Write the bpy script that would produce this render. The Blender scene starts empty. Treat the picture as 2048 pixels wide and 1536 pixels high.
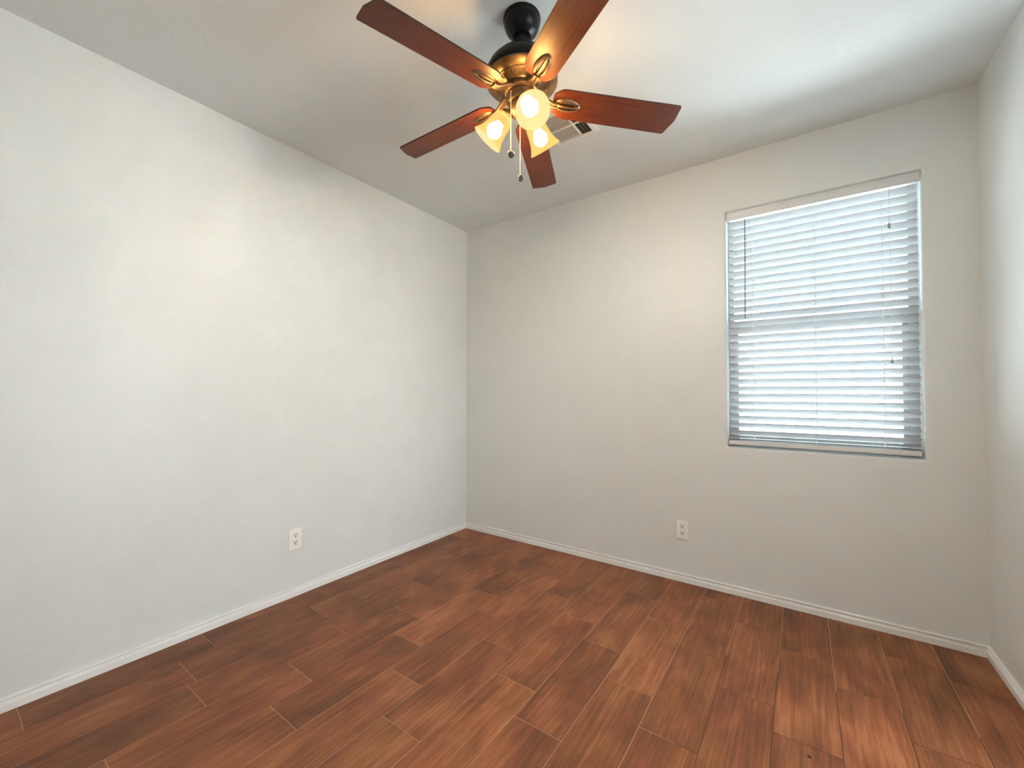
import bpy, bmesh, math, random
from mathutils import Vector, Matrix
random.seed(23)
PI = math.pi
SC = bpy.context.scene
COL = SC.collection

# ------------------------------------------------------------------ camera
f_px = 829.917
cam_d = bpy.data.cameras.new('camera')
cam_d.sensor_fit = 'HORIZONTAL'; cam_d.sensor_width = 36.0
cam_d.lens = f_px / 2048 * 36.0
cam_d.clip_start = 0.01
cam = bpy.data.objects.new('camera', cam_d); COL.objects.link(cam)
R_ = Vector((0.81933737, 0.57330778, 0.00211226))
U_ = Vector((0.0108963, -0.01925578, 0.99975521))
F_ = Vector((-0.57320812, 0.81911379, 0.02202392))
M = Matrix((R_, U_, -F_)).transposed().to_4x4()
M.translation = Vector((2.27240771, -2.59150678, 1.10194851))
cam.matrix_world = M
SC.camera = cam

# ------------------------------------------------------------------ world, sun, exposure
SC.view_settings.view_transform = 'Standard'
SC.view_settings.look = 'None'
SC.view_settings.gamma = 1.0
SC.view_settings.use_curve_mapping = False
SC.view_settings.exposure = 0.66
SC.cycles.use_denoising = True
SC.cycles.max_bounces = 14
SC.cycles.diffuse_bounces = 8
SC.cycles.transparent_max_bounces = 16
SC.cycles.sample_clamp_indirect = 6.0
SC.cycles.caustics_reflective = False
SC.cycles.caustics_refractive = False

SKY = 9.0
w = bpy.data.worlds.new('sky'); SC.world = w
w.use_nodes = True
bg = w.node_tree.nodes['Background']
bg.inputs[0].default_value = (0.70, 0.87, 1.0, 1); bg.inputs[1].default_value = SKY

sun_d = bpy.data.lights.new('sun', 'SUN'); sun_d.energy = 660.0; sun_d.angle = 0.01; sun_d.color = (0.86, 0.95, 1.0)
sun = bpy.data.objects.new('sun', sun_d); COL.objects.link(sun)
sun.rotation_euler = Vector((-0.55, 0.07, -0.80)).to_track_quat('-Z', 'Y').to_euler()
sun.location = (6, -2, 8)

LAMP_W = 17.0           # watts of each bulb's light
LAMP_COL = (1.0, 0.925, 0.82)

# added unseen fill light, shining in through an added opening in the right wall
fill_d = bpy.data.lights.new('fill_light', 'AREA'); fill_d.shape = 'RECTANGLE'
fill_d.size, fill_d.size_y = 1.4, 1.4; fill_d.energy = 55.0; fill_d.color = (0.86, 0.95, 1.0)
fill = bpy.data.objects.new('fill_light', fill_d); COL.objects.link(fill)
fill.location = (5.4, -1.36, 1.12); fill.rotation_euler = (PI / 2, 0, PI / 2)

# ------------------------------------------------------------------ helpers
def tag(o, label=None, cat=None, group=None, kind=None):
    if label: o['label'] = label
    if cat: o['category'] = cat
    if group: o['group'] = group
    if kind: o['kind'] = kind
    return o

def link(o, parent=None):
    COL.objects.link(o)
    if parent is not None: o.parent = parent
    return o

def empty(name, loc=(0, 0, 0)):
    o = bpy.data.objects.new(name, None); o.empty_display_size = 0.1
    COL.objects.link(o); o.location = loc
    return o

def obj(name, bm, mats, parent=None, smooth=None, loc=None):
    me = bpy.data.meshes.new(name)
    bmesh.ops.recalc_face_normals(bm, faces=bm.faces)
    bm.to_mesh(me); bm.free()
    for m in (mats if isinstance(mats, (list, tuple)) else [mats]): me.materials.append(m)
    if smooth is not None:
        me.polygons.foreach_set('use_smooth', [True] * len(me.polygons))
        me.set_sharp_from_angle(angle=math.radians(smooth))
    o = bpy.data.objects.new(name, me)
    link(o, parent)
    if loc is not None: o.location = loc
    return o

def box(bm, a, b, bevel=0.0, seg=2, mi=0):
    vs = [bm.verts.new((x, y, z)) for x in (a[0], b[0]) for y in (a[1], b[1]) for z in (a[2], b[2])]
    idx = [(0, 1, 3, 2), (4, 6, 7, 5), (0, 4, 5, 1), (2, 3, 7, 6), (0, 2, 6, 4), (1, 5, 7, 3)]
    fs = [bm.faces.new([vs[i] for i in f]) for f in idx]
    for f in fs: f.material_index = mi
    if bevel > 0:
        es = list({e for f in fs for e in f.edges})
        r = bmesh.ops.bevel(bm, geom=es, offset=bevel, segments=seg, profile=0.5, affect='EDGES')
        for f in r['faces']: f.material_index = mi
    return fs

def lathe(bm, prof, seg=48, axis=None, origin=(0, 0, 0), mi=0, cap0=False, cap1=False, pick=None):
    """prof: list of (r, h) about the local Z axis (or `axis`)."""
    org = Vector(origin)
    if axis is None: q = Matrix.Identity(3)
    else: q = Vector((0, 0, 1)).rotation_difference(Vector(axis).normalized()).to_matrix()
    rings = []
    for r, h in prof:
        if r < 1e-6:
            rings.append([bm.verts.new(org + q @ Vector((0, 0, h)))])
        else:
            rings.append([bm.verts.new(org + q @ Vector((r * math.cos(2 * PI * k / seg), r * math.sin(2 * PI * k / seg), h))) for k in range(seg)])
    for i in range(len(rings) - 1):
        A, B = rings[i], rings[i + 1]
        for k in range(seg):
            k2 = (k + 1) % seg
            if len(A) == 1 and len(B) == 1: continue
            if len(A) == 1: f = bm.faces.new((A[0], B[k], B[k2]))
            elif len(B) == 1: f = bm.faces.new((A[k], A[k2], B[0]))
            else: f = bm.faces.new((A[k], A[k2], B[k2], B[k]))
            f.material_index = mi
    if cap0 and len(rings[0]) > 1: bm.faces.new(rings[0]).material_index = mi
    if cap1 and len(rings[-1]) > 1: bm.faces.new(rings[-1]).material_index = mi

def tube(bm, pts, rad, seg=10, mi=0, flat=1.0):
    """swept tube through points, rad a number or a list; flat squashes it vertically"""
    pts = [Vector(p) for p in pts]
    n = len(pts)
    rads = rad if isinstance(rad, (list, tuple)) else [rad] * n
    up = Vector((0, 0, 1))
    rings = []
    for i, p in enumerate(pts):
        t = (pts[min(i + 1, n - 1)] - pts[max(i - 1, 0)]).normalized()
        s = t.cross(up)
        if s.length < 1e-3: s = t.cross(Vector((1, 0, 0)))
        s.normalize(); u = s.cross(t)
        rings.append([bm.verts.new(p + (s * math.cos(2 * PI * k / seg) + u * flat * math.sin(2 * PI * k / seg)) * rads[i]) for k in range(seg)])
    for A, B in zip(rings, rings[1:]):
        for k in range(seg):
            bm.faces.new((A[k], A[(k + 1) % seg], B[(k + 1) % seg], B[k])).material_index = mi
    bm.faces.new(rings[0]).material_index = mi
    bm.faces.new(rings[-1]).material_index = mi

def quad(bm, *pts, mi=0):
    f = bm.faces.new([bm.verts.new(p) for p in pts]); f.material_index = mi
    return f

# ------------------------------------------------------------------ materials
class NT:
    def __init__(s, name):
        s.m = bpy.data.materials.new(name); s.m.use_nodes = True
        s.t = s.m.node_tree; s.b = s.t.nodes['Principled BSDF']; s.out = s.t.nodes['Material Output']
    def n(s, typ, **kw):
        nd = s.t.nodes.new(typ)
        for k, v in kw.items():
            if k.startswith('i_'): nd.inputs[k[2:].replace('_', ' ')].default_value = v
            else: setattr(nd, k, v)
        return nd
    def l(s, a, b): s.t.links.new(a, b)

def plain(name, col, rough=0.5, metal=0.0, spec=0.5, coat=0.0):
    t = NT(name)
    t.b.inputs['Base Color'].default_value = (*col, 1)
    t.b.inputs['Roughness'].default_value = rough
    t.b.inputs['Metallic'].default_value = metal
    t.b.inputs['Specular IOR Level'].default_value = spec
    t.b.inputs['Coat Weight'].default_value = coat
    return t

def paint(name, col, rough, spec, bump=0.02, scale=90.0):
    t = plain(name, col, rough, 0, spec)
    tc = t.n('ShaderNodeTexCoord')
    n1 = t.n('ShaderNodeTexNoise', i_Scale=scale, i_Detail=3.0, i_Roughness=0.55)
    n2 = t.n('ShaderNodeTexNoise', i_Scale=6.0, i_Detail=2.0)
    t.l(tc.outputs['Object'], n1.inputs['Vector']); t.l(tc.outputs['Object'], n2.inputs['Vector'])
    ad = t.n('ShaderNodeMath', operation='MULTIPLY_ADD'); ad.inputs[1].default_value = 1.5
    t.l(n2.outputs['Fac'], ad.inputs[0]); t.l(n1.outputs['Fac'], ad.inputs[2])
    bp = t.n('ShaderNodeBump', i_Strength=0.25, i_Distance=bump * 0.1)
    t.l(ad.outputs[0], bp.inputs['Height']); t.l(bp.outputs['Normal'], t.b.inputs['Normal'])
    mr = t.n('ShaderNodeMapRange'); mr.inputs[3].default_value = 0.97; mr.inputs[4].default_value = 1.03
    t.l(n2.outputs['Fac'], mr.inputs[0])
    mx = t.n('ShaderNodeVectorMath', operation='SCALE'); mx.inputs[0].default_value = col
    t.l(mr.outputs[0], mx.inputs['Scale']); t.l(mx.outputs[0], t.b.inputs['Base Color'])
    return t.m

M_wall = paint('wall_paint', (0.755, 0.77, 0.755), 0.42, 0.4)
M_ceil = paint('ceiling_paint', (0.765, 0.785, 0.775), 0.75, 0.3, 0.05, 60.0)
M_trim = paint('trim_paint', (0.88, 0.88, 0.86), 0.35, 0.5, 0.008)
M_white = plain('white_plastic', (0.80, 0.78, 0.74), 0.35).m
M_plate = plain('outlet_plastic', (0.93, 0.91, 0.86), 0.35).m
M_slot = plain('outlet_slot', (0.05, 0.045, 0.035), 0.6).m
M_vinyl = plain('window_vinyl', (0.28, 0.29, 0.29), 0.4).m
M_cord = plain('cord', (0.75, 0.76, 0.76), 0.8).m
M_wand = plain('wand_plastic', (0.25, 0.27, 0.28), 0.2).m
M_tassel = plain('tassel_plastic', (0.34, 0.36, 0.36), 0.4).m
M_grille = plain('grille_enamel', (0.80, 0.78, 0.74), 0.4).m
M_dark = plain('duct_dark', (0.035, 0.03, 0.025), 0.9).m
M_black = plain('fan_black', (0.004, 0.004, 0.0045), 0.33, 0.0, 0.18).m
M_chrome = plain('pendant_nickel', (0.75, 0.74, 0.72), 0.2, 1.0).m
M_pend = plain('pendant_bronze', (0.09, 0.065, 0.05), 0.35, 0.8).m
M_chain = plain('chain_steel', (0.75, 0.68, 0.6), 0.35, 0.8).m
M_latch = plain('latch_dark', (0.10, 0.10, 0.10), 0.5).m

def mat_slat():
    t = plain('blind_slat', (0.65, 0.66, 0.67), 0.45)
    tr = t.n('ShaderNodeBsdfTranslucent'); tr.inputs[0].default_value = (0.86, 0.90, 0.95, 1)
    mx = t.n('ShaderNodeMixShader'); mx.inputs[0].default_value = 0.03
    t.l(t.b.outputs[0], mx.inputs[1]); t.l(tr.outputs[0], mx.inputs[2]); t.l(mx.outputs[0], t.out.inputs[0])
    return t.m
M_slat = mat_slat()
M_valance = plain('valance_white', (0.74, 0.74, 0.74), 0.45).m

def mat_glass():
    t = NT('window_glass')
    tr = t.n('ShaderNodeBsdfTransparent'); tr.inputs[0].default_value = (0.94, 0.97, 0.96, 1)
    gl = t.n('ShaderNodeBsdfGlossy'); gl.inputs['Roughness'].default_value = 0.02
    fr = t.n('ShaderNodeFresnel'); fr.inputs[0].default_value = 1.25
    mx = t.n('ShaderNodeMixShader')
    t.l(fr.outputs[0], mx.inputs[0]); t.l(tr.outputs[0], mx.inputs[1]); t.l(gl.outputs[0], mx.inputs[2])
    t.l(mx.outputs[0], t.out.inputs[0])
    return t.m
M_glass = mat_glass()

def mat_bronze():
    t = plain('antique_bronze', (0.26, 0.15, 0.07), 0.38, 0.75)
    tc = t.n('ShaderNodeTexCoord')
    ns = t.n('ShaderNodeTexNoise', i_Scale=25.0, i_Detail=4.0)
    t.l(tc.outputs['Object'], ns.inputs['Vector'])
    cr = t.n('ShaderNodeValToRGB')
    cr.color_ramp.elements[0].position = 0.3; cr.color_ramp.elements[0].color = (0.125, 0.078, 0.045, 1)
    cr.color_ramp.elements[1].position = 0.7; cr.color_ramp.elements[1].color = (0.215, 0.14, 0.085, 1)
    t.l(ns.outputs['Fac'], cr.inputs[0]); t.l(cr.outputs[0], t.b.inputs['Base Color'])
    return t.m
M_bronze = mat_bronze()
M_bronze_dark = plain('bronze_recess', (0.035, 0.015, 0.008), 0.5, 0.3).m

def mat_blade():
    t = plain('mahogany_blade', (0.2, 0.05, 0.02), 0.36, 0, 0.35)
    tc = t.n('ShaderNodeTexCoord')
    mp = t.n('ShaderNodeMapping'); mp.inputs['Scale'].default_value = (3.0, 45.0, 10.0)
    t.l(tc.outputs['Object'], mp.inputs['Vector'])
    ns = t.n('ShaderNodeTexNoise', i_Scale=3.0, i_Detail=5.0, i_Roughness=0.6, i_Distortion=0.4)
    t.l(mp.outputs[0], ns.inputs['Vector'])
    cr = t.n('ShaderNodeValToRGB')
    cr.color_ramp.elements[0].position = 0.3; cr.color_ramp.elements[0].color = (0.055, 0.009, 0.003, 1)
    cr.color_ramp.elements[1].position = 0.75; cr.color_ramp.elements[1].color = (0.125, 0.027, 0.008, 1)
    t.l(ns.outputs['Fac'], cr.inputs[0]); t.l(cr.outputs[0], t.b.inputs['Base Color'])
    return t.m
M_blade = mat_blade()
M_edge = plain('blade_edge', (0.03, 0.01, 0.006), 0.4).m

def mat_shade(name, col, strength, clear):
    """lit amber glass: it glows and lets part of the bulb's light straight through"""
    t = NT(name)
    em = t.n('ShaderNodeEmission'); em.inputs[0].default_value = (*col, 1); em.inputs[1].default_value = strength
    tr = t.n('ShaderNodeBsdfTransparent'); tr.inputs[0].default_value = (1.0, 0.78, 0.46, 1)
    mx = t.n('ShaderNodeMixShader'); mx.inputs[0].default_value = clear
    t.l(em.outputs[0], mx.inputs[1]); t.l(tr.outputs[0], mx.inputs[2]); t.l(mx.outputs[0], t.out.inputs[0])
    return t.m
M_shade = mat_shade('amber_glass', (1.0, 0.56, 0.16), 0.80, 0.30)
M_shade_in = mat_shade('amber_glass_inside', (1.0, 0.78, 0.40), 0.95, 0.42)

def mat_bulb(area):
    t = NT('bulb_glow')
    em = t.n('ShaderNodeEmission'); em.inputs[0].default_value = (*LAMP_COL, 1)
    em.inputs[1].default_value = LAMP_W / (PI * area)
    t.l(em.outputs[0], t.out.inputs[0])
    return t.m

def mat_floor():
    t = plain('wood_look_tile', (0.3, 0.12, 0.06), 0.42, 0, 0.30)
    tc = t.n('ShaderNodeTexCoord')
    at = t.n('ShaderNodeAttribute', attribute_name='plank')      # one random triple per plank
    off = t.n('ShaderNodeVectorMath', operation='SCALE'); off.inputs['Scale'].default_value = 37.0
    t.l(at.outputs['Vector'], off.inputs[0])
    add = t.n('ShaderNodeVectorMath', operation='ADD')
    t.l(tc.outputs['Object'], add.inputs[0]); t.l(off.outputs[0], add.inputs[1])
    # fine grain lines along the plank
    mp = t.n('ShaderNodeMapping'); mp.inputs['Scale'].default_value = (70.0, 2.2, 1.0)
    t.l(add.outputs[0], mp.inputs['Vector'])
    g1 = t.n('ShaderNodeTexNoise', i_Scale=1.6, i_Detail=6.0, i_Roughness=0.65, i_Distortion=0.6)
    t.l(mp.outputs[0], g1.inputs['Vector'])
    # cathedral figure: distorted bands
    mp2 = t.n('ShaderNodeMapping'); mp2.inputs['Scale'].default_value = (9.0, 1.3, 1.0)
    t.l(add.outputs[0], mp2.inputs['Vector'])
    g2 = t.n('ShaderNodeTexNoise', i_Scale=1.4, i_Detail=3.0, i_Roughness=0.5, i_Distortion=1.2)
    t.l(mp2.outputs[0], g2.inputs['Vector'])
    sn = t.n('ShaderNodeMath', operation='MULTIPLY'); sn.inputs[1].default_value = 26.0
    t.l(g2.outputs['Fac'], sn.inputs[0])
    sn2 = t.n('ShaderNodeMath', operation='SINE'); t.l(sn.outputs[0], sn2.inputs[0])
    # cloudy stain
    mp3 = t.n('ShaderNodeMapping'); mp3.inputs['Scale'].default_value = (7.0, 3.0, 1.0)
    t.l(add.outputs[0], mp3.inputs['Vector'])
    g3 = t.n('ShaderNodeTexNoise', i_Scale=1.1, i_Detail=3.0, i_Roughness=0.55, i_Distortion=0.5)
    t.l(mp3.outputs[0], g3.inputs['Vector'])
    a1 = t.n('ShaderNodeMath', operation='MULTIPLY_ADD'); a1.inputs[1].default_value = 0.035
    t.l(sn2.outputs[0], a1.inputs[0]); t.l(g1.outputs['Fac'], a1.inputs[2])
    a2 = t.n('ShaderNodeMath', operation='MULTIPLY_ADD'); a2.inputs[1].default_value = 0.95
    t.l(g3.outputs['Fac'], a2.inputs[0]); t.l(a1.outputs[0], a2.inputs[2])
    sep = t.n('ShaderNodeSeparateXYZ'); t.l(at.outputs['Vector'], sep.inputs[0])
    a3 = t.n('ShaderNodeMath', operation='MULTIPLY_ADD'); a3.inputs[1].default_value = 0.14
    t.l(sep.outputs[0], a3.inputs[0]); t.l(a2.outputs[0], a3.inputs[2])
    mr = t.n('ShaderNodeMapRange'); mr.inputs[1].default_value = 0.74; mr.inputs[2].default_value = 1.34
    t.l(a3.outputs[0], mr.inputs[0])
    cr = t.n('ShaderNodeValToRGB')
    e = cr.color_ramp.elements
    e[0].position = 0.0; e[0].color = (0.115, 0.044, 0.021, 1)
    e[1].position = 1.0; e[1].color = (0.37, 0.155, 0.073, 1)
    m = e.new(0.32); m.color = (0.175, 0.065, 0.030, 1)
    m = e.new(0.62); m.color = (0.25, 0.094, 0.042, 1)
    t.l(mr.outputs[0], cr.inputs[0])
    hs = t.n('ShaderNodeHueSaturation')
    hm = t.n('ShaderNodeMath', operation='MULTIPLY_ADD'); hm.inputs[1].default_value = 0.030; hm.inputs[2].default_value = -0.02
    t.l(g3.outputs['Color'], hm.inputs[0])
    sp2 = t.n('ShaderNodeSeparateXYZ'); t.l(g3.outputs['Color'], sp2.inputs[0])
    hm.inputs[2].default_value = 0.483
    t.l(sp2.outputs[1], hm.inputs[0]); t.l(hm.outputs[0], hs.inputs['Hue'])
    vm = t.n('ShaderNodeMapRange'); vm.inputs[3].default_value = 0.9; vm.inputs[4].default_value = 1.12
    t.l(sep.outputs[1], vm.inputs[0]); t.l(vm.outputs[0], hs.inputs['Value'])
    hs.inputs['Saturation'].default_value = 1.05
    t.l(cr.outputs[0], hs.inputs['Color']); t.l(hs.outputs[0], t.b.inputs['Base Color'])
    rr = t.n('ShaderNodeMapRange'); rr.inputs[3].default_value = 0.36; rr.inputs[4].default_value = 0.55
    t.l(g1.outputs['Fac'], rr.inputs[0]); t.l(rr.outputs[0], t.b.inputs['Roughness'])
    bp = t.n('ShaderNodeBump', i_Strength=0.3, i_Distance=0.0012)
    t.l(g1.outputs['Fac'], bp.inputs['Height']); t.l(bp.outputs['Normal'], t.b.inputs['Normal'])
    return t.m
M_floor = mat_floor()
M_grout = plain('grout', (0.46, 0.27, 0.16), 0.8).m
M_grout_dark = plain('grout_dark', (0.10, 0.05, 0.03), 0.9).m  # darker grout for the front right of the bed

# ------------------------------------------------------------------ room shell
W, H, YF = 2.9046, 2.44, -2.98
T = 0.16
WX0, WX1, WZ0, WZ1 = 1.928, 2.722, 0.806, 2.124   # window opening

# floor: grout bed with a plank face per tile
def build_floor():
    bm = bmesh.new()
    lay = bm.faces.layers.float_vector.new('plank') if False else None
    cols = []
    joints = [-.2, -.33, -.36, -.62, -.774, -.40, -.575, -.72, -.316, -.857 + .36, -.66, -.30, -.43, -.59, -.77, -.30]
    P, L, g = 0.182, 0.5435, 0.0011
    vals = []
    for c in range(16):
        x0 = -0.004 + P * c; x1 = x0 + P
        a, b = max(x0 + g, 0.0), min(x1 - g, W)
        y1 = joints[c] + 2 * L
        while y1 > YF:
            y0 = y1 - L
            t0, t1 = max(y0 + g, YF), min(y1 - g, 0.0)
            if t1 - t0 > 0.01:
                # shallow pillowed edge so that the joint reads
                e = 0.0012
                top = [(a + e, t0 + e, 0), (b - e, t0 + e, 0), (b - e, t1 - e, 0), (a + e, t1 - e, 0)]
                low = [(a, t0, -.0012), (b, t0, -.0012), (b, t1, -.0012), (a, t1, -.0012)]
                vt = [bm.verts.new(p) for p in top]; vl = [bm.verts.new(p) for p in low]
                rnd = (random.random(), random.random(), random.random())
                bm.faces.new(vt); vals.append(rnd)
                for k in range(4):
                    bm.faces.new((vl[k], vl[(k + 1) % 4], vt[(k + 1) % 4], vt[k])); vals.append(rnd)
            y1 = y0
    # bed
    z = -.0014
    def bed(xa, xb, ya, yb, mi):
        f = quad(bm, (xa, ya, z), (xb, ya, z), (xb, yb, z), (xa, yb, z), mi=mi); vals.append((0, 0, 0))
    bed(-T, 1.93, YF - T, T, 1)
    bed(1.93, W + T, YF - T, -0.62, 2)
    bed(1.93, W + T, -0.62, T, 1)
    n = len(bm.faces)
    # slab below
    quad(bm, (-T, YF - T, -.1), (-T, T, -.1), (W + T, T, -.1), (W + T, YF - T, -.1), mi=1); vals.append((0, 0, 0))
    me = bpy.data.meshes.new('floor')
    bm.faces.ensure_lookup_table()
    bm.to_mesh(me); bm.free()
    at = me.attributes.new('plank', 'FLOAT_VECTOR', 'FACE')
    flat = [v for t3 in vals for v in t3]
    at.data.foreach_set('vector', flat)
    for m in (M_floor, M_grout, M_grout_dark): me.materials.append(m)
    o = bpy.data.objects.new('floor', me); link(o)
    tag(o, 'reddish brown wood-look plank floor', kind='structure')
build_floor()

def slab(name, a, b, mat, label):
    bm = bmesh.new(); box(bm, a, b)
    return tag(obj(name, bm, mat), label, kind='structure')
slab('ceiling', (-T, YF - T, H), (W + T, T, H + 0.12), M_ceil, 'pale grey painted ceiling')
slab('wall_left', (-T, YF, 0), (0, 0, H), M_wall, 'pale greige wall left of the corner')
def wall_right():
    DY0, DY1, DZ = -2.10, -0.72, 2.05       # opening added to let in light from the hall, outside the picture
    bm = bmesh.new()
    box(bm, (W, DY1, 0), (W + T, 0, H)); box(bm, (W, YF, 0), (W + T, DY0, H)); box(bm, (W, DY0, DZ), (W + T, DY1, H))
    tag(obj('wall_right', bm, M_wall), 'pale wall at the right edge beside the window', kind='structure')
    X = W + T  # unseen box added beyond the opening to house the fill light
    bm = bmesh.new()
    box(bm, (X, DY0 - .2, 0), (X + 2.6, DY0, H)); box(bm, (X, DY1, 0), (X + 2.6, DY1 + .12, H)); box(bm, (X + 2.6, DY0 - .2, 0), (X + 2.75, DY1 + .12, H))
    box(bm, (X, DY0 - .2, H), (X + 2.75, DY1 + .12, H + .12))
    tag(obj('wall_fill_box', bm, M_wall), 'pale unseen walls added around the fill light', kind='structure')
    bm = bmesh.new(); box(bm, (X, DY0 - .2, -.1), (X + 2.75, DY1 + .12, -.0005))
    tag(obj('floor_fill_box', bm, M_fill_floor), 'brown unseen floor added below the fill light', kind='structure')
M_fill_floor = plain('fill_floor', (0.3, 0.14, 0.08), 0.5).m  # floor of the added box around the fill light
wall_right()
slab('wall_front', (-T, YF - T, 0), (W + T, YF, H), M_wall, 'pale wall behind the camera')

def wall_back():
    bm = bmesh.new()
    X0, X1 = -T, W + T
    r = 0.016
    prof = [(r * (1 - math.sin(a)), r * (1 - math.cos(a))) for a in [k * PI / 2 / 6 for k in range(7)]] + [(0, T)]
    rings = []
    for e, y in prof:
        rings.append([bm.verts.new(p) for p in ((WX0 - e, y, WZ0 - e), (WX1 + e, y, WZ0 - e), (WX1 + e, y, WZ1 + e), (WX0 - e, y, WZ1 + e))])
    for A, B in zip(rings, rings[1:]):
        for k in range(4): bm.faces.new((A[k], A[(k + 1) % 4], B[(k + 1) % 4], B[k]))
    def sheet(y, ring):
        o = [bm.verts.new(p) for p in ((X0, y, 0), (X1, y, 0), (X1, y, H), (X0, y, H))]
        for k in range(4): bm.faces.new((o[k], o[(k + 1) % 4], ring[(k + 1) % 4], ring[k]))
        return o
    A = sheet(0, rings[0]); B = sheet(T, rings[-1])
    for k in range(4): bm.faces.new((A[k], A[(k + 1) % 4], B[(k + 1) % 4], B[k]))
    return tag(obj('wall_back', bm, M_wall, smooth=40), 'greige wall holding the window', kind='structure')
wall_back()

# baseboards
BP = [(0, 0), (.012, 0), (.012, .024), (.0105, .0265), (.0070, .028), (.0045, .0315), (.0045, .037), (.0085, .0395), (.0105, .0425), (.009, .0455), (.005, .047), (0, .047)]
def baseboard(name, p0, p1, nrm, label, m0, m1):
    """profile swept from p0 to p1; m0/m1 mitre the ends (+1 shortens with depth)"""
    bm = bmesh.new()
    p0, p1, nrm = Vector(p0), Vector(p1), Vector(nrm)
    d = (p1 - p0).normalized()
    A = [bm.verts.new(p0 + nrm * t + d * t * m0 + Vector((0, 0, z + 0.0003))) for t, z in BP]
    B = [bm.verts.new(p1 + nrm * t - d * t * m1 + Vector((0, 0, z + 0.0003))) for t, z in BP]
    n = len(BP)
    for k in range(n): bm.faces.new((A[k], A[(k + 1) % n], B[(k + 1) % n], B[k]))
    bm.faces.new(A); bm.faces.new(B)
    return tag(obj(name, bm, M_trim, smooth=30), label, kind='structure')
baseboard('baseboard_left', (0, YF, 0), (0, 0, 0), (1, 0, 0), 'white moulded baseboard along the left wall', 1, 1)
baseboard('baseboard_back', (0, 0, 0), (W, 0, 0), (0, -1, 0), 'white moulded baseboard under the window wall', 1, 1)
baseboard('baseboard_right', (W, 0, 0), (W, -.72, 0), (-1, 0, 0), 'white moulded baseboard along the right wall', 1, 0)

# ------------------------------------------------------------------ window
def frame_ring(bm, x0, x1, z0, z1, y0, y1, wl, wr, wb, wt, bev=0.002):
    box(bm, (x0, y0, z0), (x0 + wl, y1, z1), bev, 1)
    box(bm, (x1 - wr, y0, z0), (x1, y1, z1), bev, 1)
    box(bm, (x0 + wl, y0, z0), (x1 - wr, y1, z0 + wb), bev, 1)
    box(bm, (x0 + wl, y0, z1 - wt), (x1 - wr, y1, z1), bev, 1)

def build_window():
    root = tag(empty('window_1', (0, 0, 0)), 'white vinyl single-hung window behind the blind', kind='structure')
    bm = bmesh.new(); frame_ring(bm, WX0, WX1, WZ0, WZ1, .085, .150, .028, .034, .03, .03)
    obj('frame', bm, M_vinyl, root)
    bm = bmesh.new(); box(bm, (WX0 + .028, .108, 1.462), (WX1 - .034, .145, 1.502), .002, 1)
    obj('meeting_rail', bm, M_vinyl, root)
    bm = bmesh.new(); box(bm, (WX0 + .026, .128, 1.50), (WX1 - .032, .132, WZ1 - .028))
    obj('upper_pane', bm, M_glass, root)
    bm = bmesh.new(); frame_ring(bm, WX0 + .028, WX1 - .034, WZ0 + .03, 1.492, .088, .108, .020, .024, .03, .032)
    sash = obj('lower_sash', bm, M_vinyl, root)
    bm = bmesh.new(); box(bm, (WX0 + .046, .098, WZ0 + .058), (WX1 - .056, .102, 1.462))
    obj('lower_pane', bm, M_glass, sash)
    bm = bmesh.new()
    box(bm, (2.27, .078, 1.492), (2.33, .100, 1.500), .002, 1); box(bm, (2.288, .066, 1.499), (2.345, .080, 1.507), .002, 1)
    obj('sash_lock', bm, M_white, sash)
    # lift latch inside the left of the sash seen through the slats
    bm = bmesh.new()
    box(bm, (1.974, .094, 1.408), (2.030, .100, 1.4115)); box(bm, (2.028, .092, 1.405), (2.052, .100, 1.418), .001, 1)
    obj('latch', bm, M_latch, sash)
build_window()

# outside: ground and neighbouring block wall
bm = bmesh.new(); box(bm, (-9, T, -.3), (12, 9, -.12))
def mat_ground():
    t = plain('gravel', (0.5, 0.46, 0.4), 0.9)
    tc = t.n('ShaderNodeTexCoord'); v = t.n('ShaderNodeTexVoronoi', i_Scale=45.0)
    t.l(tc.outputs['Object'], v.inputs['Vector'])
    cr = t.n('ShaderNodeValToRGB'); cr.color_ramp.elements[0].color = (.60, .60, .60, 1); cr.color_ramp.elements[1].color = (.46, .46, .46, 1)
    t.l(v.outputs['Distance'], cr.inputs[0]); t.l(cr.outputs[0], t.b.inputs['Base Color'])
    return t.m
tag(obj('ground', bm, mat_ground()), 'pale gravel side yard outside the window', kind='structure')
def mat_block():
    t = plain('painted_block', (0.7, 0.7, 0.68), 0.8)
    tc = t.n('ShaderNodeTexCoord')
    mp = t.n('ShaderNodeMapping'); mp.inputs['Rotation'].default_value = (PI / 2, 0, 0)
    mp.inputs['Location'].default_value = (-0.165, 0, 0)
    t.l(tc.outputs['Object'], mp.inputs['Vector'])
    br = t.n('ShaderNodeTexBrick', i_Scale=1.0, i_Mortar_Size=0.006, i_Brick_Width=0.6, i_Row_Height=0.3)
    br.inputs['Color1'].default_value = (.32, .32, .32, 1); br.inputs['Color2'].default_value = (.29, .29, .29, 1)
    br.inputs['Mortar'].default_value = (.16, .16, .16, 1)
    t.l(mp.outputs[0], br.inputs['Vector']); t.l(br.outputs['Color'], t.b.inputs['Base Color'])
    return t.m
bm = bmesh.new(); box(bm, (-7, 3.4, -.12), (10, 3.6, 1.95)); box(bm, (-7, 3.38, 1.95), (10, 3.62, 2.0), .006, 1)
tag(obj('block_wall', bm, mat_block()), 'sunlit pale concrete block wall outside the window', 'wall')

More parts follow.
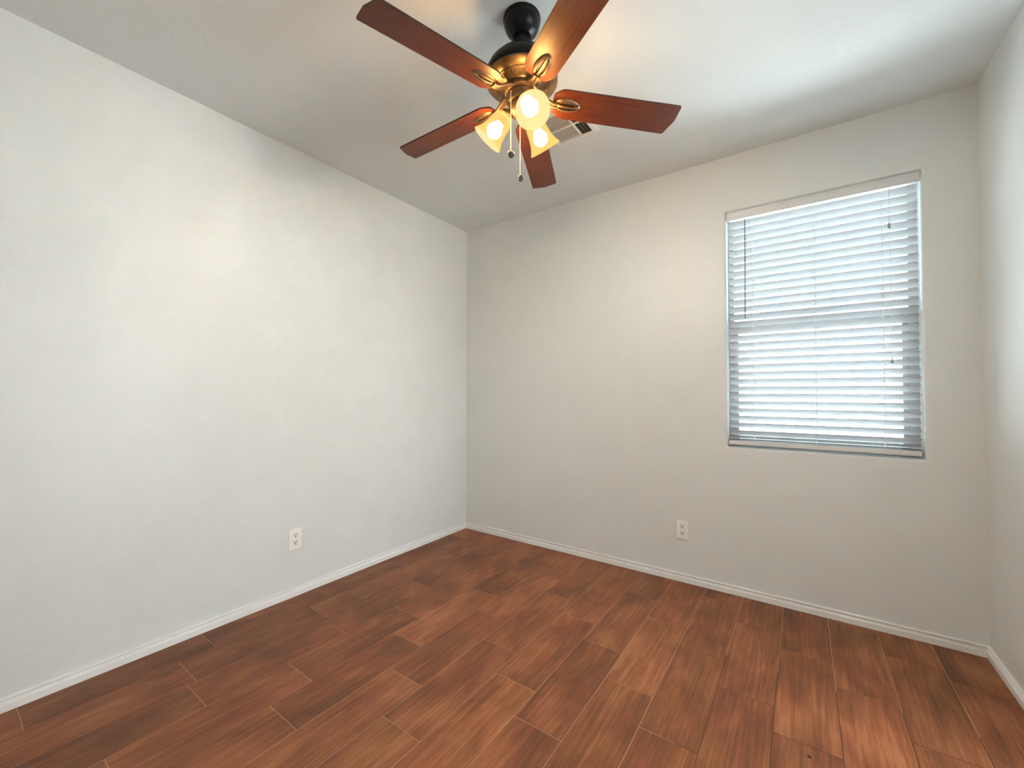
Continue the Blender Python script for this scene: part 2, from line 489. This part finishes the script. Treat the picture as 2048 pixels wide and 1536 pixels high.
# ------------------------------------------------------------------ blind
def build_blind():
    root = tag(empty('window_blind', (2.325, 0.03, WZ1)), 'white horizontal slat blind hanging in the window recess', 'blind')
    O = Vector(root.location)
    def pt(x, y, z): return Vector((x, y, z)) - O
    XL, XR = 1.937, 2.714
    def bx(name, a, b, mat, bev=0.002, parent=root):
        bm = bmesh.new(); box(bm, pt(*a), pt(*b), bev, 2)
        return obj(name, bm, mat, parent, smooth=35)
    # valance with a thin top lip and a returned lower lip
    bm = bmesh.new()
    box(bm, pt(1.932, -.004, 2.074), pt(2.719, .002, 2.118), .0025, 2)
    box(bm, pt(1.932, -.006, 2.070), pt(2.719, .004, 2.078), .002, 2)
    obj('valance', bm, M_valance, root, smooth=35)
    bx('head_rail', (1.936, .006, 2.082), (2.716, .056, 2.122), M_valance)
    # slats: one curved cross-section, room edge up
    D, HH, N = .0280, .0272, 9
    def slat_bm(x0, x1):
        bm = bmesh.new()
        L = math.hypot(D, HH); ux = Vector((0, D / L, -HH / L)); un = Vector((0, HH / L, D / L))
        th = .0011
        pr = []
        for k in range(N):
            s = k / (N - 1) - .5
            pr.append(ux * s * L + un * (.0022 * (1 - 4 * s * s) + th))
        for k in reversed(range(N)):
            s = k / (N - 1) - .5
            pr.append(ux * s * L + un * (.0022 * (1 - 4 * s * s) - th))
        A = [bm.verts.new(p + Vector((x0, 0, 0))) for p in pr]; B = [bm.verts.new(p + Vector((x1, 0, 0))) for p in pr]
        n = len(pr)
        for k in range(n): bm.faces.new((A[k], A[(k + 1) % n], B[(k + 1) % n], B[k]))
        bm.faces.new(A); bm.faces.new(B)
        return bm
    first = obj('slat', slat_bm(XL - O.x, XR - O.x), M_slat, root, smooth=50)
    zs = [1.449 + .0402 * k for k in range(15, -15, -1)]
    for i, z in enumerate(zs):
        o = first if i == 0 else first.copy()
        if i: link(o, root)
        o.location = (random.uniform(-.001, .001), 0, z - O.z + random.uniform(-.0008, .0008))
        o.rotation_euler = (random.uniform(-.02, .02), 0, 0)
    # last slat lies on the bottom rail
    o = first.copy(); link(o, root); o.location = (0, 0, .853 - O.z); o.rotation_euler = (math.radians(38), 0, 0)
    bx('bottom_rail', (1.934, .010, .8185), (2.714, .050, .8425), M_valance, .004)
    for x in (2.056, 2.331, 2.590):
        bm = bmesh.new()
        for y in (.0125, .0475):
            tube(bm, [pt(x, y, 2.085), pt(x, y, .842)], .0011, 6)
        for z in zs:                                    # rungs under every slat
            tube(bm, [pt(x, .0125, z + .010), pt(x, .0475, z - .0165)], .0007, 4)
        obj('ladder_cord', bm, M_cord, root)
        bm = bmesh.new(); box(bm, pt(x - .004, .006, .834), pt(x + .004, .0102, .8425), .001, 1)
        obj('cord_button', bm, M_white, root)
    bm = bmesh.new(); tube(bm, [pt(2.022, -.002, 2.06), pt(2.0215, -.001, 1.80), pt(2.019, .002, 1.515)], .0032, 8)
    obj('tilt_wand', bm, M_wand, root, smooth=40)
    for x, z1, big in ((2.614, 1.905, True), (2.6165, 1.275, False)):
        bm = bmesh.new(); tube(bm, [pt(x, .003, 2.08), pt(x, .003, z1)], .0009, 6)
        c = obj('lift_cord', bm, M_cord, root)
        bm = bmesh.new()
        if big: lathe(bm, [(0, 0), (.004, -.001), (.0052, -.010), (.0055, -.028), (0, -.030)], 12, origin=pt(x, .003, z1))
        else: lathe(bm, [(0, 0), (.0015, -.001), (.003, -.016), (.0055, -.026), (.004, -.031), (0, -.032)], 12, origin=pt(x, .003, z1))
        obj('tassel', bm, M_tassel, c, smooth=40)
build_blind()

# ------------------------------------------------------------------ outlets
def outlet_meshes():
    """built in local space: X right, Z up, -Y out of the wall"""
    d = {}
    bm = bmesh.new(); box(bm, (-.0355, -.0055, -.057), (.0355, 0, .057), .003, 3); d['plate'] = bm
    bm = bmesh.new()
    pts = []
    for k in range(28):
        a = 2 * PI * k / 28
        pts.append((.0165 * math.cos(a), max(-.0125, min(.0125, .0172 * math.sin(a)))))
    A = [bm.verts.new((x, -.0052, z)) for x, z in pts]; B = [bm.verts.new((x, -.0072, z)) for x, z in pts]
    for k in range(28): bm.faces.new((A[k], A[(k + 1) % 28], B[(k + 1) % 28], B[k]))
    bm.faces.new(B); d['face'] = bm
    bm = bmesh.new()
    box(bm, (-.0085, -.0076, -.0005), (-.0047, -.0071, .0095)); box(bm, (.0047, -.0076, -.0005), (.0083, -.0071, .0085))
    lathe(bm, [(0, .0), (.0036, 0), (.0036, .0006), (0, .0006)], 14, axis=(0, -1, 0), origin=(0, -.0070, -.0065))
    d['slots'] = bm
    bm = bmesh.new(); lathe(bm, [(.0034, 0), (.0030, .0010), (0, .0013)], 14, axis=(0, -1, 0), origin=(0, -.0053, 0)); d['screw'] = bm
    return d
def outlet(loc, rz, label):
    root = tag(empty('electrical_outlet', loc), label, 'outlet', 'duplex outlets low on the walls')
    root.rotation_euler = (0, 0, rz)
    d = outlet_meshes()
    obj('cover_plate', d['plate'], M_plate, root, smooth=40)
    f0 = obj('receptacle', d['face'], M_plate, root, smooth=40); f0.location = (0, 0, .0195)
    s0 = obj('slots', d['slots'], M_slot, f0)
    f1 = f0.copy(); link(f1, root); f1.location = (0, 0, -.0195)
    s1 = s0.copy(); link(s1, f1)
    obj('screw', d['screw'], M_plate, root, smooth=40)
outlet((1.6855, 0, .3015), 0, 'white duplex outlet on the wall below and left of the window')
outlet((0, -1.4015, .3065), PI / 2, 'white duplex outlet on the left wall above its baseboard')

# ------------------------------------------------------------------ ceiling air register
def build_vent():
    x0, x1, y0, y1 = 1.165, 1.445, -.915, -.632
    cx, cy = (x0 + x1) / 2, (y0 + y1) / 2
    root = tag(empty('ceiling_vent', (cx, cy, H)), 'white louvred air register on the ceiling behind the fan', 'vent')
    def P(x, y, z): return (x - cx, y - cy, z)
    ix0, ix1, iy0, iy1 = 1.232, 1.412, -.868, -.655
    bm = bmesh.new()
    zt, zb = -.0005, -.008
    # sloping flange
    o = [(x0, y0), (x1, y0), (x1, y1), (x0, y1)]; i = [(ix0, iy0), (ix1, iy0), (ix1, iy1), (ix0, iy1)]
    def ring(l, z, g=0):
        s = [(-g, -g), (g, -g), (g, g), (-g, g)]
        return [bm.verts.new(P(x + a, y + b, z)) for (x, y), (a, b) in zip(l, s)]
    rs = [ring(o, zt), ring(o, -.003), ring(o, -.006, -.008), ring(i, zb, .004), ring(i, -.002)]
    for A, B in zip(rs, rs[1:]):
        for k in range(4): bm.faces.new((A[k], A[(k + 1) % 4], B[(k + 1) % 4], B[k]))
    box(bm, P(ix0, -.764, -.0075), P(ix1, -.756, -.002)); box(bm, P(1.350, iy0, -.0078), P(1.358, iy1, -.002))
    obj('frame', bm, M_grille, root)
    bm = bmesh.new(); quad(bm, P(ix0 - .01, iy0 - .01, -.0012), P(ix1 + .01, iy0 - .01, -.0012), P(ix1 + .01, iy1 + .01, -.0012), P(ix0 - .01, iy1 + .01, -.0012))
    obj('duct_opening', bm, M_dark, root)
    # banks of fins: rows along x on the left, along y on the right
    for (a, b) in ((iy0, -.766), (-.754, iy1)):
        n = 6
        for k in range(n):
            y = a + (b - a) * (k + .5) / n
            bm = bmesh.new()
            d = .0044 if a == iy0 else .0047
            quad(bm, P(ix0, y - d, -.0018), P(1.350, y - d, -.0018), P(1.350, y + d * .62, -.0075), P(ix0, y + d * .62, -.0075))
            bmesh.ops.solidify(bm, geom=bm.faces[:], thickness=.0009)
            obj('fin', bm, M_grille, root)
    for (a, b) in ((iy0, -.766), (-.754, iy1)):
        for k in range(4):
            x = 1.3605 + .0165 * k
            bm = bmesh.new()
            quad(bm, P(x, a, -.0018), P(x, b, -.0018), P(x + .005, b, -.0075), P(x + .005, a, -.0075))
            bmesh.ops.solidify(bm, geom=bm.faces[:], thickness=.0009)
            obj('fin', bm, M_grille, root)
    for ya, yb in ((-.86, -.78), (-.742, -.662)):
        bm = bmesh.new(); box(bm, P(1.213, ya, -.020), P(1.226, yb, -.006), .003, 2)
        obj('damper_bar', bm, M_grille, root, smooth=40)
    bm = bmesh.new(); lathe(bm, [(0, -.0085), (.004, -.008), (.0045, -.006)], 12, origin=P(1.385, -.645, 0)); obj('screw', bm, M_chain, root)
build_vent()

# ------------------------------------------------------------------ ceiling fan
FX, FY = 1.465, -1.381
def build_fan():
    root = tag(empty('ceiling_fan', (FX, FY, H)), 'five-blade mahogany ceiling fan with bronze motor and three lit amber shades', 'ceiling fan')
    Z = lambda z: z - H
    # canopy: dome against the ceiling
    bm = bmesh.new()
    lathe(bm, [(0, Z(2.4398)), (.066, Z(2.4398)), (.067, Z(2.434)), (.0665, Z(2.428)), (.064, Z(2.424)), (.0645, Z(2.421)), (.062, Z(2.408)), (.056, Z(2.395)), (.047, Z(2.384)), (.037, Z(2.377)), (.033, Z(2.374)), (0, Z(2.374))], 56)
    obj('canopy', bm, M_black, root, smooth=30)
    bm = bmesh.new(); lathe(bm, [(.026, Z(2.376)), (.027, Z(2.36)), (.030, Z(2.345)), (.031, Z(2.296))], 40, cap0=True, cap1=True)
    obj('downrod', bm, M_black, root, smooth=40)
    # motor: black upper shell
    bm = bmesh.new()
    lathe(bm, [(0, Z(2.304)), (.034, Z(2.304)), (.042, Z(2.297)), (.075, Z(2.289)), (.100, Z(2.277)), (.117, Z(2.258)), (.126, Z(2.240)), (.128, Z(2.228)), (.127, Z(2.218)), (.124, Z(2.213))], 72)
    mot = obj('motor_shell', bm, M_black, root, smooth=35)
    # bronze lower bowl with rim groove and a ring of paired half-moon vents
    bm = bmesh.new()
    lathe(bm, [(.124, Z(2.213)), (.1275, Z(2.211)), (.127, Z(2.206)), (.118, Z(2.200)), (.106, Z(2.1955)), (.100, Z(2.1945)), (.0985, Z(2.1965)), (.097, Z(2.1935)), (.080, Z(2.188)), (.066, Z(2.186)), (.062, Z(2.184)), (.058, Z(2.180)), (0, Z(2.180))], 72)
    for k in range(13):
        a = 2 * PI * (k + .25) / 13
        er = Vector((math.cos(a), math.sin(a), 0)); et = Vector((-math.sin(a), math.cos(a), 0))
        c = er * .0845 + Vector((0, 0, Z(2.1885)))
        for s in (-1, 1):
            pts = []
            for j in range(9):
                b = -PI / 2 + PI * j / 8
                pts.append(c + et * s * (.0018 + .0066 * math.cos(b)) + er * .0088 * math.sin(b) + Vector((0, 0, .0032 * math.sin(b) - .0004)))
            f = bm.faces.new([bm.verts.new(p) for p in (pts if s > 0 else pts[::-1])]); f.material_index = 1
    obj('motor_bowl', bm, [M_bronze, M_bronze_dark], root, smooth=35)
    # flywheel the irons bolt to
    bm = bmesh.new(); lathe(bm, [(0, Z(2.1802)), (.060, Z(2.1802)), (.063, Z(2.177)), (.063, Z(2.167)), (.060, Z(2.163)), (.052, Z(2.161)), (0, Z(2.161))], 56)
    obj('flywheel', bm, M_bronze, root, smooth=35)
    # switch housing and light-kit fitter
    bm = bmesh.new(); lathe(bm, [(0, Z(2.1615)), (.050, Z(2.1615)), (.053, Z(2.158)), (.053, Z(2.135)), (.050, Z(2.130)), (.046, Z(2.127)), (0, Z(2.127))], 56)
    sw = obj('switch_housing', bm, M_bronze, root, smooth=35)
    bm = bmesh.new(); lathe(bm, [(0, Z(2.128)), (.045, Z(2.128)), (.047, Z(2.120)), (.046, Z(2.108)), (.038, Z(2.094)), (.024, Z(2.085)), (.010, Z(2.081)), (.006, Z(2.074)), (0, Z(2.073))], 48)
    kit = obj('light_fitter', bm, M_bronze, root, smooth=35)

    # ---- blades
    Rb, wb, eb, cb = .5649, .1155, .0568, .0201
    zb = 2.1512; ph = math.radians(39.655); pitch = math.radians(-11.86)
    tx, ty = math.radians(-1.63), math.radians(2.31)
    up = Vector((tx, ty, 1)).normalized()
    Xa = (Vector((1, 0, 0)) - up * up.x).normalized(); Ya = up.cross(Xa)
    dev = [(4.6, .39, -.49), (1.45, .42, -.66), (1.89, .54, -.63), (2.49, -1.35, 1.92), (2.6, 0, 0)]
    def rounded(poly, rads, n=5):
        out = []
        N = len(poly)
        for i in range(N):
            p0, p1, p2 = (Vector(poly[i - 1]), Vector(poly[i]), Vector(poly[(i + 1) % N]))
            r = rads[i]
            a, b = (p0 - p1).normalized(), (p2 - p1).normalized()
            ang = a.angle(b); d = r / math.tan(ang / 2)
            d = min(d, .48 * (p0 - p1).length, .48 * (p2 - p1).length)
            s, e = p1 + a * d, p1 + b * d
            for k in range(n + 1):
                t = k / n
                out.append((1 - t) ** 2 * s + 2 * t * (1 - t) * p1 + t * t * e)
        return out
    U0 = .112
    outline = rounded([(U0, -.034), (U0 + .030, -.0555), (Rb, -wb / 2), (Rb, eb - wb / 2), (Rb - cb, wb / 2), (U0 + .030, .0555), (U0, .034)],
                      [.02, .04, .006, .008, .008, .04, .02])
    def blade_bm():
        bm = bmesh.new()
        th = .0028
        ins = .0012
        top = [bm.verts.new((p.x, p.y, th)) for p in outline]
        c = sum(outline, Vector((0, 0))) / len(outline)
        bot = [bm.verts.new((p.x, p.y, -th)) for p in outline]
        n = len(outline)
        bm.faces.new(top); bm.faces.new(bot[::-1])
        for k in range(n):
            f = bm.faces.new((bot[k], bot[(k + 1) % n], top[(k + 1) % n], top[k])); f.material_index = 1
        return bm
    def medallion_bm():
        """leaf-shaped bronze boss under the blade, two dark slits, and its neck"""
        bm = bmesh.new()
        NA, NR = 44, 16
        uc, ru, rv = .166, .047, .0255
        def hgt(s, t):
            r = math.hypot(s, t)
            z = .0105 * (1 - r ** 2.4) ** .6 if r < 1 else 0
            return z
        def slot(s, t):
            lim = .70 * math.sqrt(max(0, 1 - (s / .82) ** 2))
            for c in (-.30, .30):
                cc = c * (1 - .25 * s * s)
                if abs(s) < .78 and abs(t - cc) < .13 * math.sqrt(max(0, 1 - (s / .78) ** 2)) + .015: return True
            return False
        # regular grid mapped onto the ellipse keeps slit edges clean
        NU, NV = 40, 28
        grid = {}
        for i in range(NU + 1):
            for j in range(NV + 1):
                a, b = 2 * i / NU - 1, 2 * j / NV - 1
                s, t = a * math.sqrt(1 - b * b / 2), b * math.sqrt(1 - a * a / 2)
                z = hgt(s, t)
                if slot(s, t): z -= .0065
                grid[i, j] = bm.verts.new((uc + s * ru, t * rv * (1 - .16 * s), -.0028 - max(z, 0)))
        for i in range(NU):
            for j in range(NV):
                f = bm.faces.new((grid[i, j], grid[i + 1, j], grid[i + 1, j + 1], grid[i, j + 1]))
                a, b = 2 * (i + .5) / NU - 1, 2 * (j + .5) / NV - 1
                s, t = a * math.sqrt(1 - b * b / 2), b * math.sqrt(1 - a * a / 2)
                if slot(s, t): f.material_index = 1
        # neck: two ridged prongs running up to the flywheel
        for s in (-1, 1):
            tube(bm, [(.128, s * .006, -.010), (.112, s * .0055, -.009), (.095, s * .0075, -.002), (.078, s * .010, .008), (.055, s * .0125, .018)],
                 [.0055, .0058, .006, .0062, .0065], 10)
        tube(bm, [(.126, 0, -.008), (.095, 0, -.001), (.055, 0, .018)], [.006, .006, .008], 8, flat=.5)
        return bm
    bl0 = ir0 = None
    for i in range(5):
        dr, dth, dp = [math.radians(v) for v in dev[i]]
        th = ph + i * 2 * PI / 5 + dth
        rad = Xa * math.cos(th) + Ya * math.sin(th)
        u = rad * math.cos(dr) - up * math.sin(dr)
        v0 = up.cross(rad); nn = u.cross(v0)
        a = pitch + dp
        v = v0 * math.cos(a) + nn * math.sin(a); n3 = u.cross(v)
        if bl0 is None:
            bl0 = b = obj('blade', blade_bm(), [M_blade, M_edge], root)
            ir0 = ir = obj('blade_iron', medallion_bm(), [M_bronze, M_bronze_dark], b, smooth=50)
        else:
            b = bl0.copy(); link(b, root); ir = ir0.copy(); link(ir, b)
        mt = Matrix((u, v, n3)).transposed().to_4x4(); mt.translation = Vector((0, 0, zb - H))
        b.matrix_local = mt

    # ---- three bell shades
    prof = [(.0215, -.004), (.026, .000), (.0315, .007), (.0355, .018), (.0382, .032), (.0402, .048), (.0425, .062), (.0462, .076), (.0520, .090), (.0570, .099), (.0590, .103)]
    inner = [(r - .0028, h) for r, h in prof]
    BR = .027
    area = 4 * PI * BR * BR
    M_bulb = mat_bulb(area)
    sh0 = None
    for deg in (-40, 80, 200):
        t = math.radians(deg)
        er = Vector((math.cos(t), math.sin(t), 0))
        rim = er * .128 + Vector((0, 0, Z(2.022)))
        neck = er * .058 + Vector((0, 0, Z(2.098)))
        ax = (rim - neck).normalized()
        neck = rim - ax * .103
        # bent arm and socket cup
        bm = bmesh.new()
        tube(bm, [er * .012 + Vector((0, 0, Z(2.112))), er * .026 + Vector((0, 0, Z(2.114))), neck - ax * .026, neck - ax * .012], [.0075, .0075, .008, .009], 12)
        lathe(bm, [(0, -.020), (.012, -.019), (.020, -.013), (.0235, -.004), (.0225, .004), (0, .004)], 28, axis=ax, origin=neck)
        arm = obj('lamp_arm', bm, M_bronze, root, smooth=40)
        bm = bmesh.new()
        lathe(bm, prof + [(.0575, .1042)], 48, axis=ax, origin=neck)
        lathe(bm, [(.0575, .1042)] + inner[::-1], 48, axis=ax, origin=neck, mi=1)
        bmesh.ops.remove_doubles(bm, verts=bm.verts, dist=1e-5)
        sh = obj('lamp_shade', bm, [M_shade, M_shade_in], arm, smooth=60)
        sh['label'] = 'lit amber glass bell shade'
        bm = bmesh.new()
        bp = [(0, .091)] + [(BR * math.sin(k * PI / 14), .064 + BR * math.cos(k * PI / 14)) for k in range(1, 11)] + [(.0135, .032), (.013, .006)]
        lathe(bm, bp, 28, axis=ax, origin=neck)
        for f in bm.faces:                       # metal screw base behind the glowing globe
            if (f.calc_center_median() - neck).dot(ax) < .037: f.material_index = 1
        bu = obj('bulb', bm, [M_bulb, M_bronze_dark], arm, smooth=60)
    # ---- pull chains
    Rh = Vector((.8194, .5733, 0)); Fh = Vector((-.573, .819, 0))
    for k, (o2, ztop, zend) in enumerate(((Rh * -.0385 - Fh * .036, 2.150, 1.938), (Rh * -.0045 + Fh * .053, 2.150, 1.900))):
        bm = bmesh.new()
        zz = ztop
        tube(bm, [o2 * .86 + Vector((0, 0, Z(ztop + .001))), o2 + Vector((0, 0, Z(ztop)))], .004, 8)
        while zz > zend + .004:                       # ball chain
            bmesh.ops.create_icosphere(bm, subdivisions=1, radius=.0016, matrix=Matrix.Translation(o2 + Vector((0, 0, Z(zz)))))
            zz -= .0034
        tube(bm, [o2 + Vector((0, 0, Z(ztop))), o2 + Vector((0, 0, Z(zend)))], .0007, 5)
        ch = obj('pull_chain', bm, M_chain, root, smooth=60)
        bm = bmesh.new()
        ax = (Fh * -.75 + Rh * (.25 if k == 0 else .8) + Vector((0, 0, -.55 if k == 0 else -.1))).normalized()
        c = o2 + Vector((0, 0, Z(zend - .010)))
        lathe(bm, [(0, -.005), (.0105, -.005), (.0122, -.0025), (.0122, .0025), (.0108, .0045)], 28, axis=ax, origin=c)
        pd = obj('pendant', bm, M_chrome, ch, smooth=35)
        bm = bmesh.new(); lathe(bm, [(.0110, .0042), (.0102, .0052), (0, .0056)], 28, axis=ax, origin=c)
        obj('pendant_face', bm, M_pend, ch, smooth=35)
build_fan()

# ------------------------------------------------------------------ a crumb of dark debris on the floor
bm = bmesh.new()
bmesh.ops.create_icosphere(bm, subdivisions=2, radius=1.0)
for v in bm.verts:
    v.co = Vector((v.co.x * .0032 + .0008 * math.sin(9 * v.co.y), v.co.y * .0062, max(v.co.z, -.9) * .0016 + .0014))
crumb = obj('crumb', bm, plain('debris_dark', (0.012, 0.007, 0.005), 0.9).m, smooth=60, loc=(2.278, -1.021, 0))
crumb.rotation_euler = (0, 0, 0.9)
tag(crumb, 'tiny dark brown crumb lying on the plank floor', 'crumb')
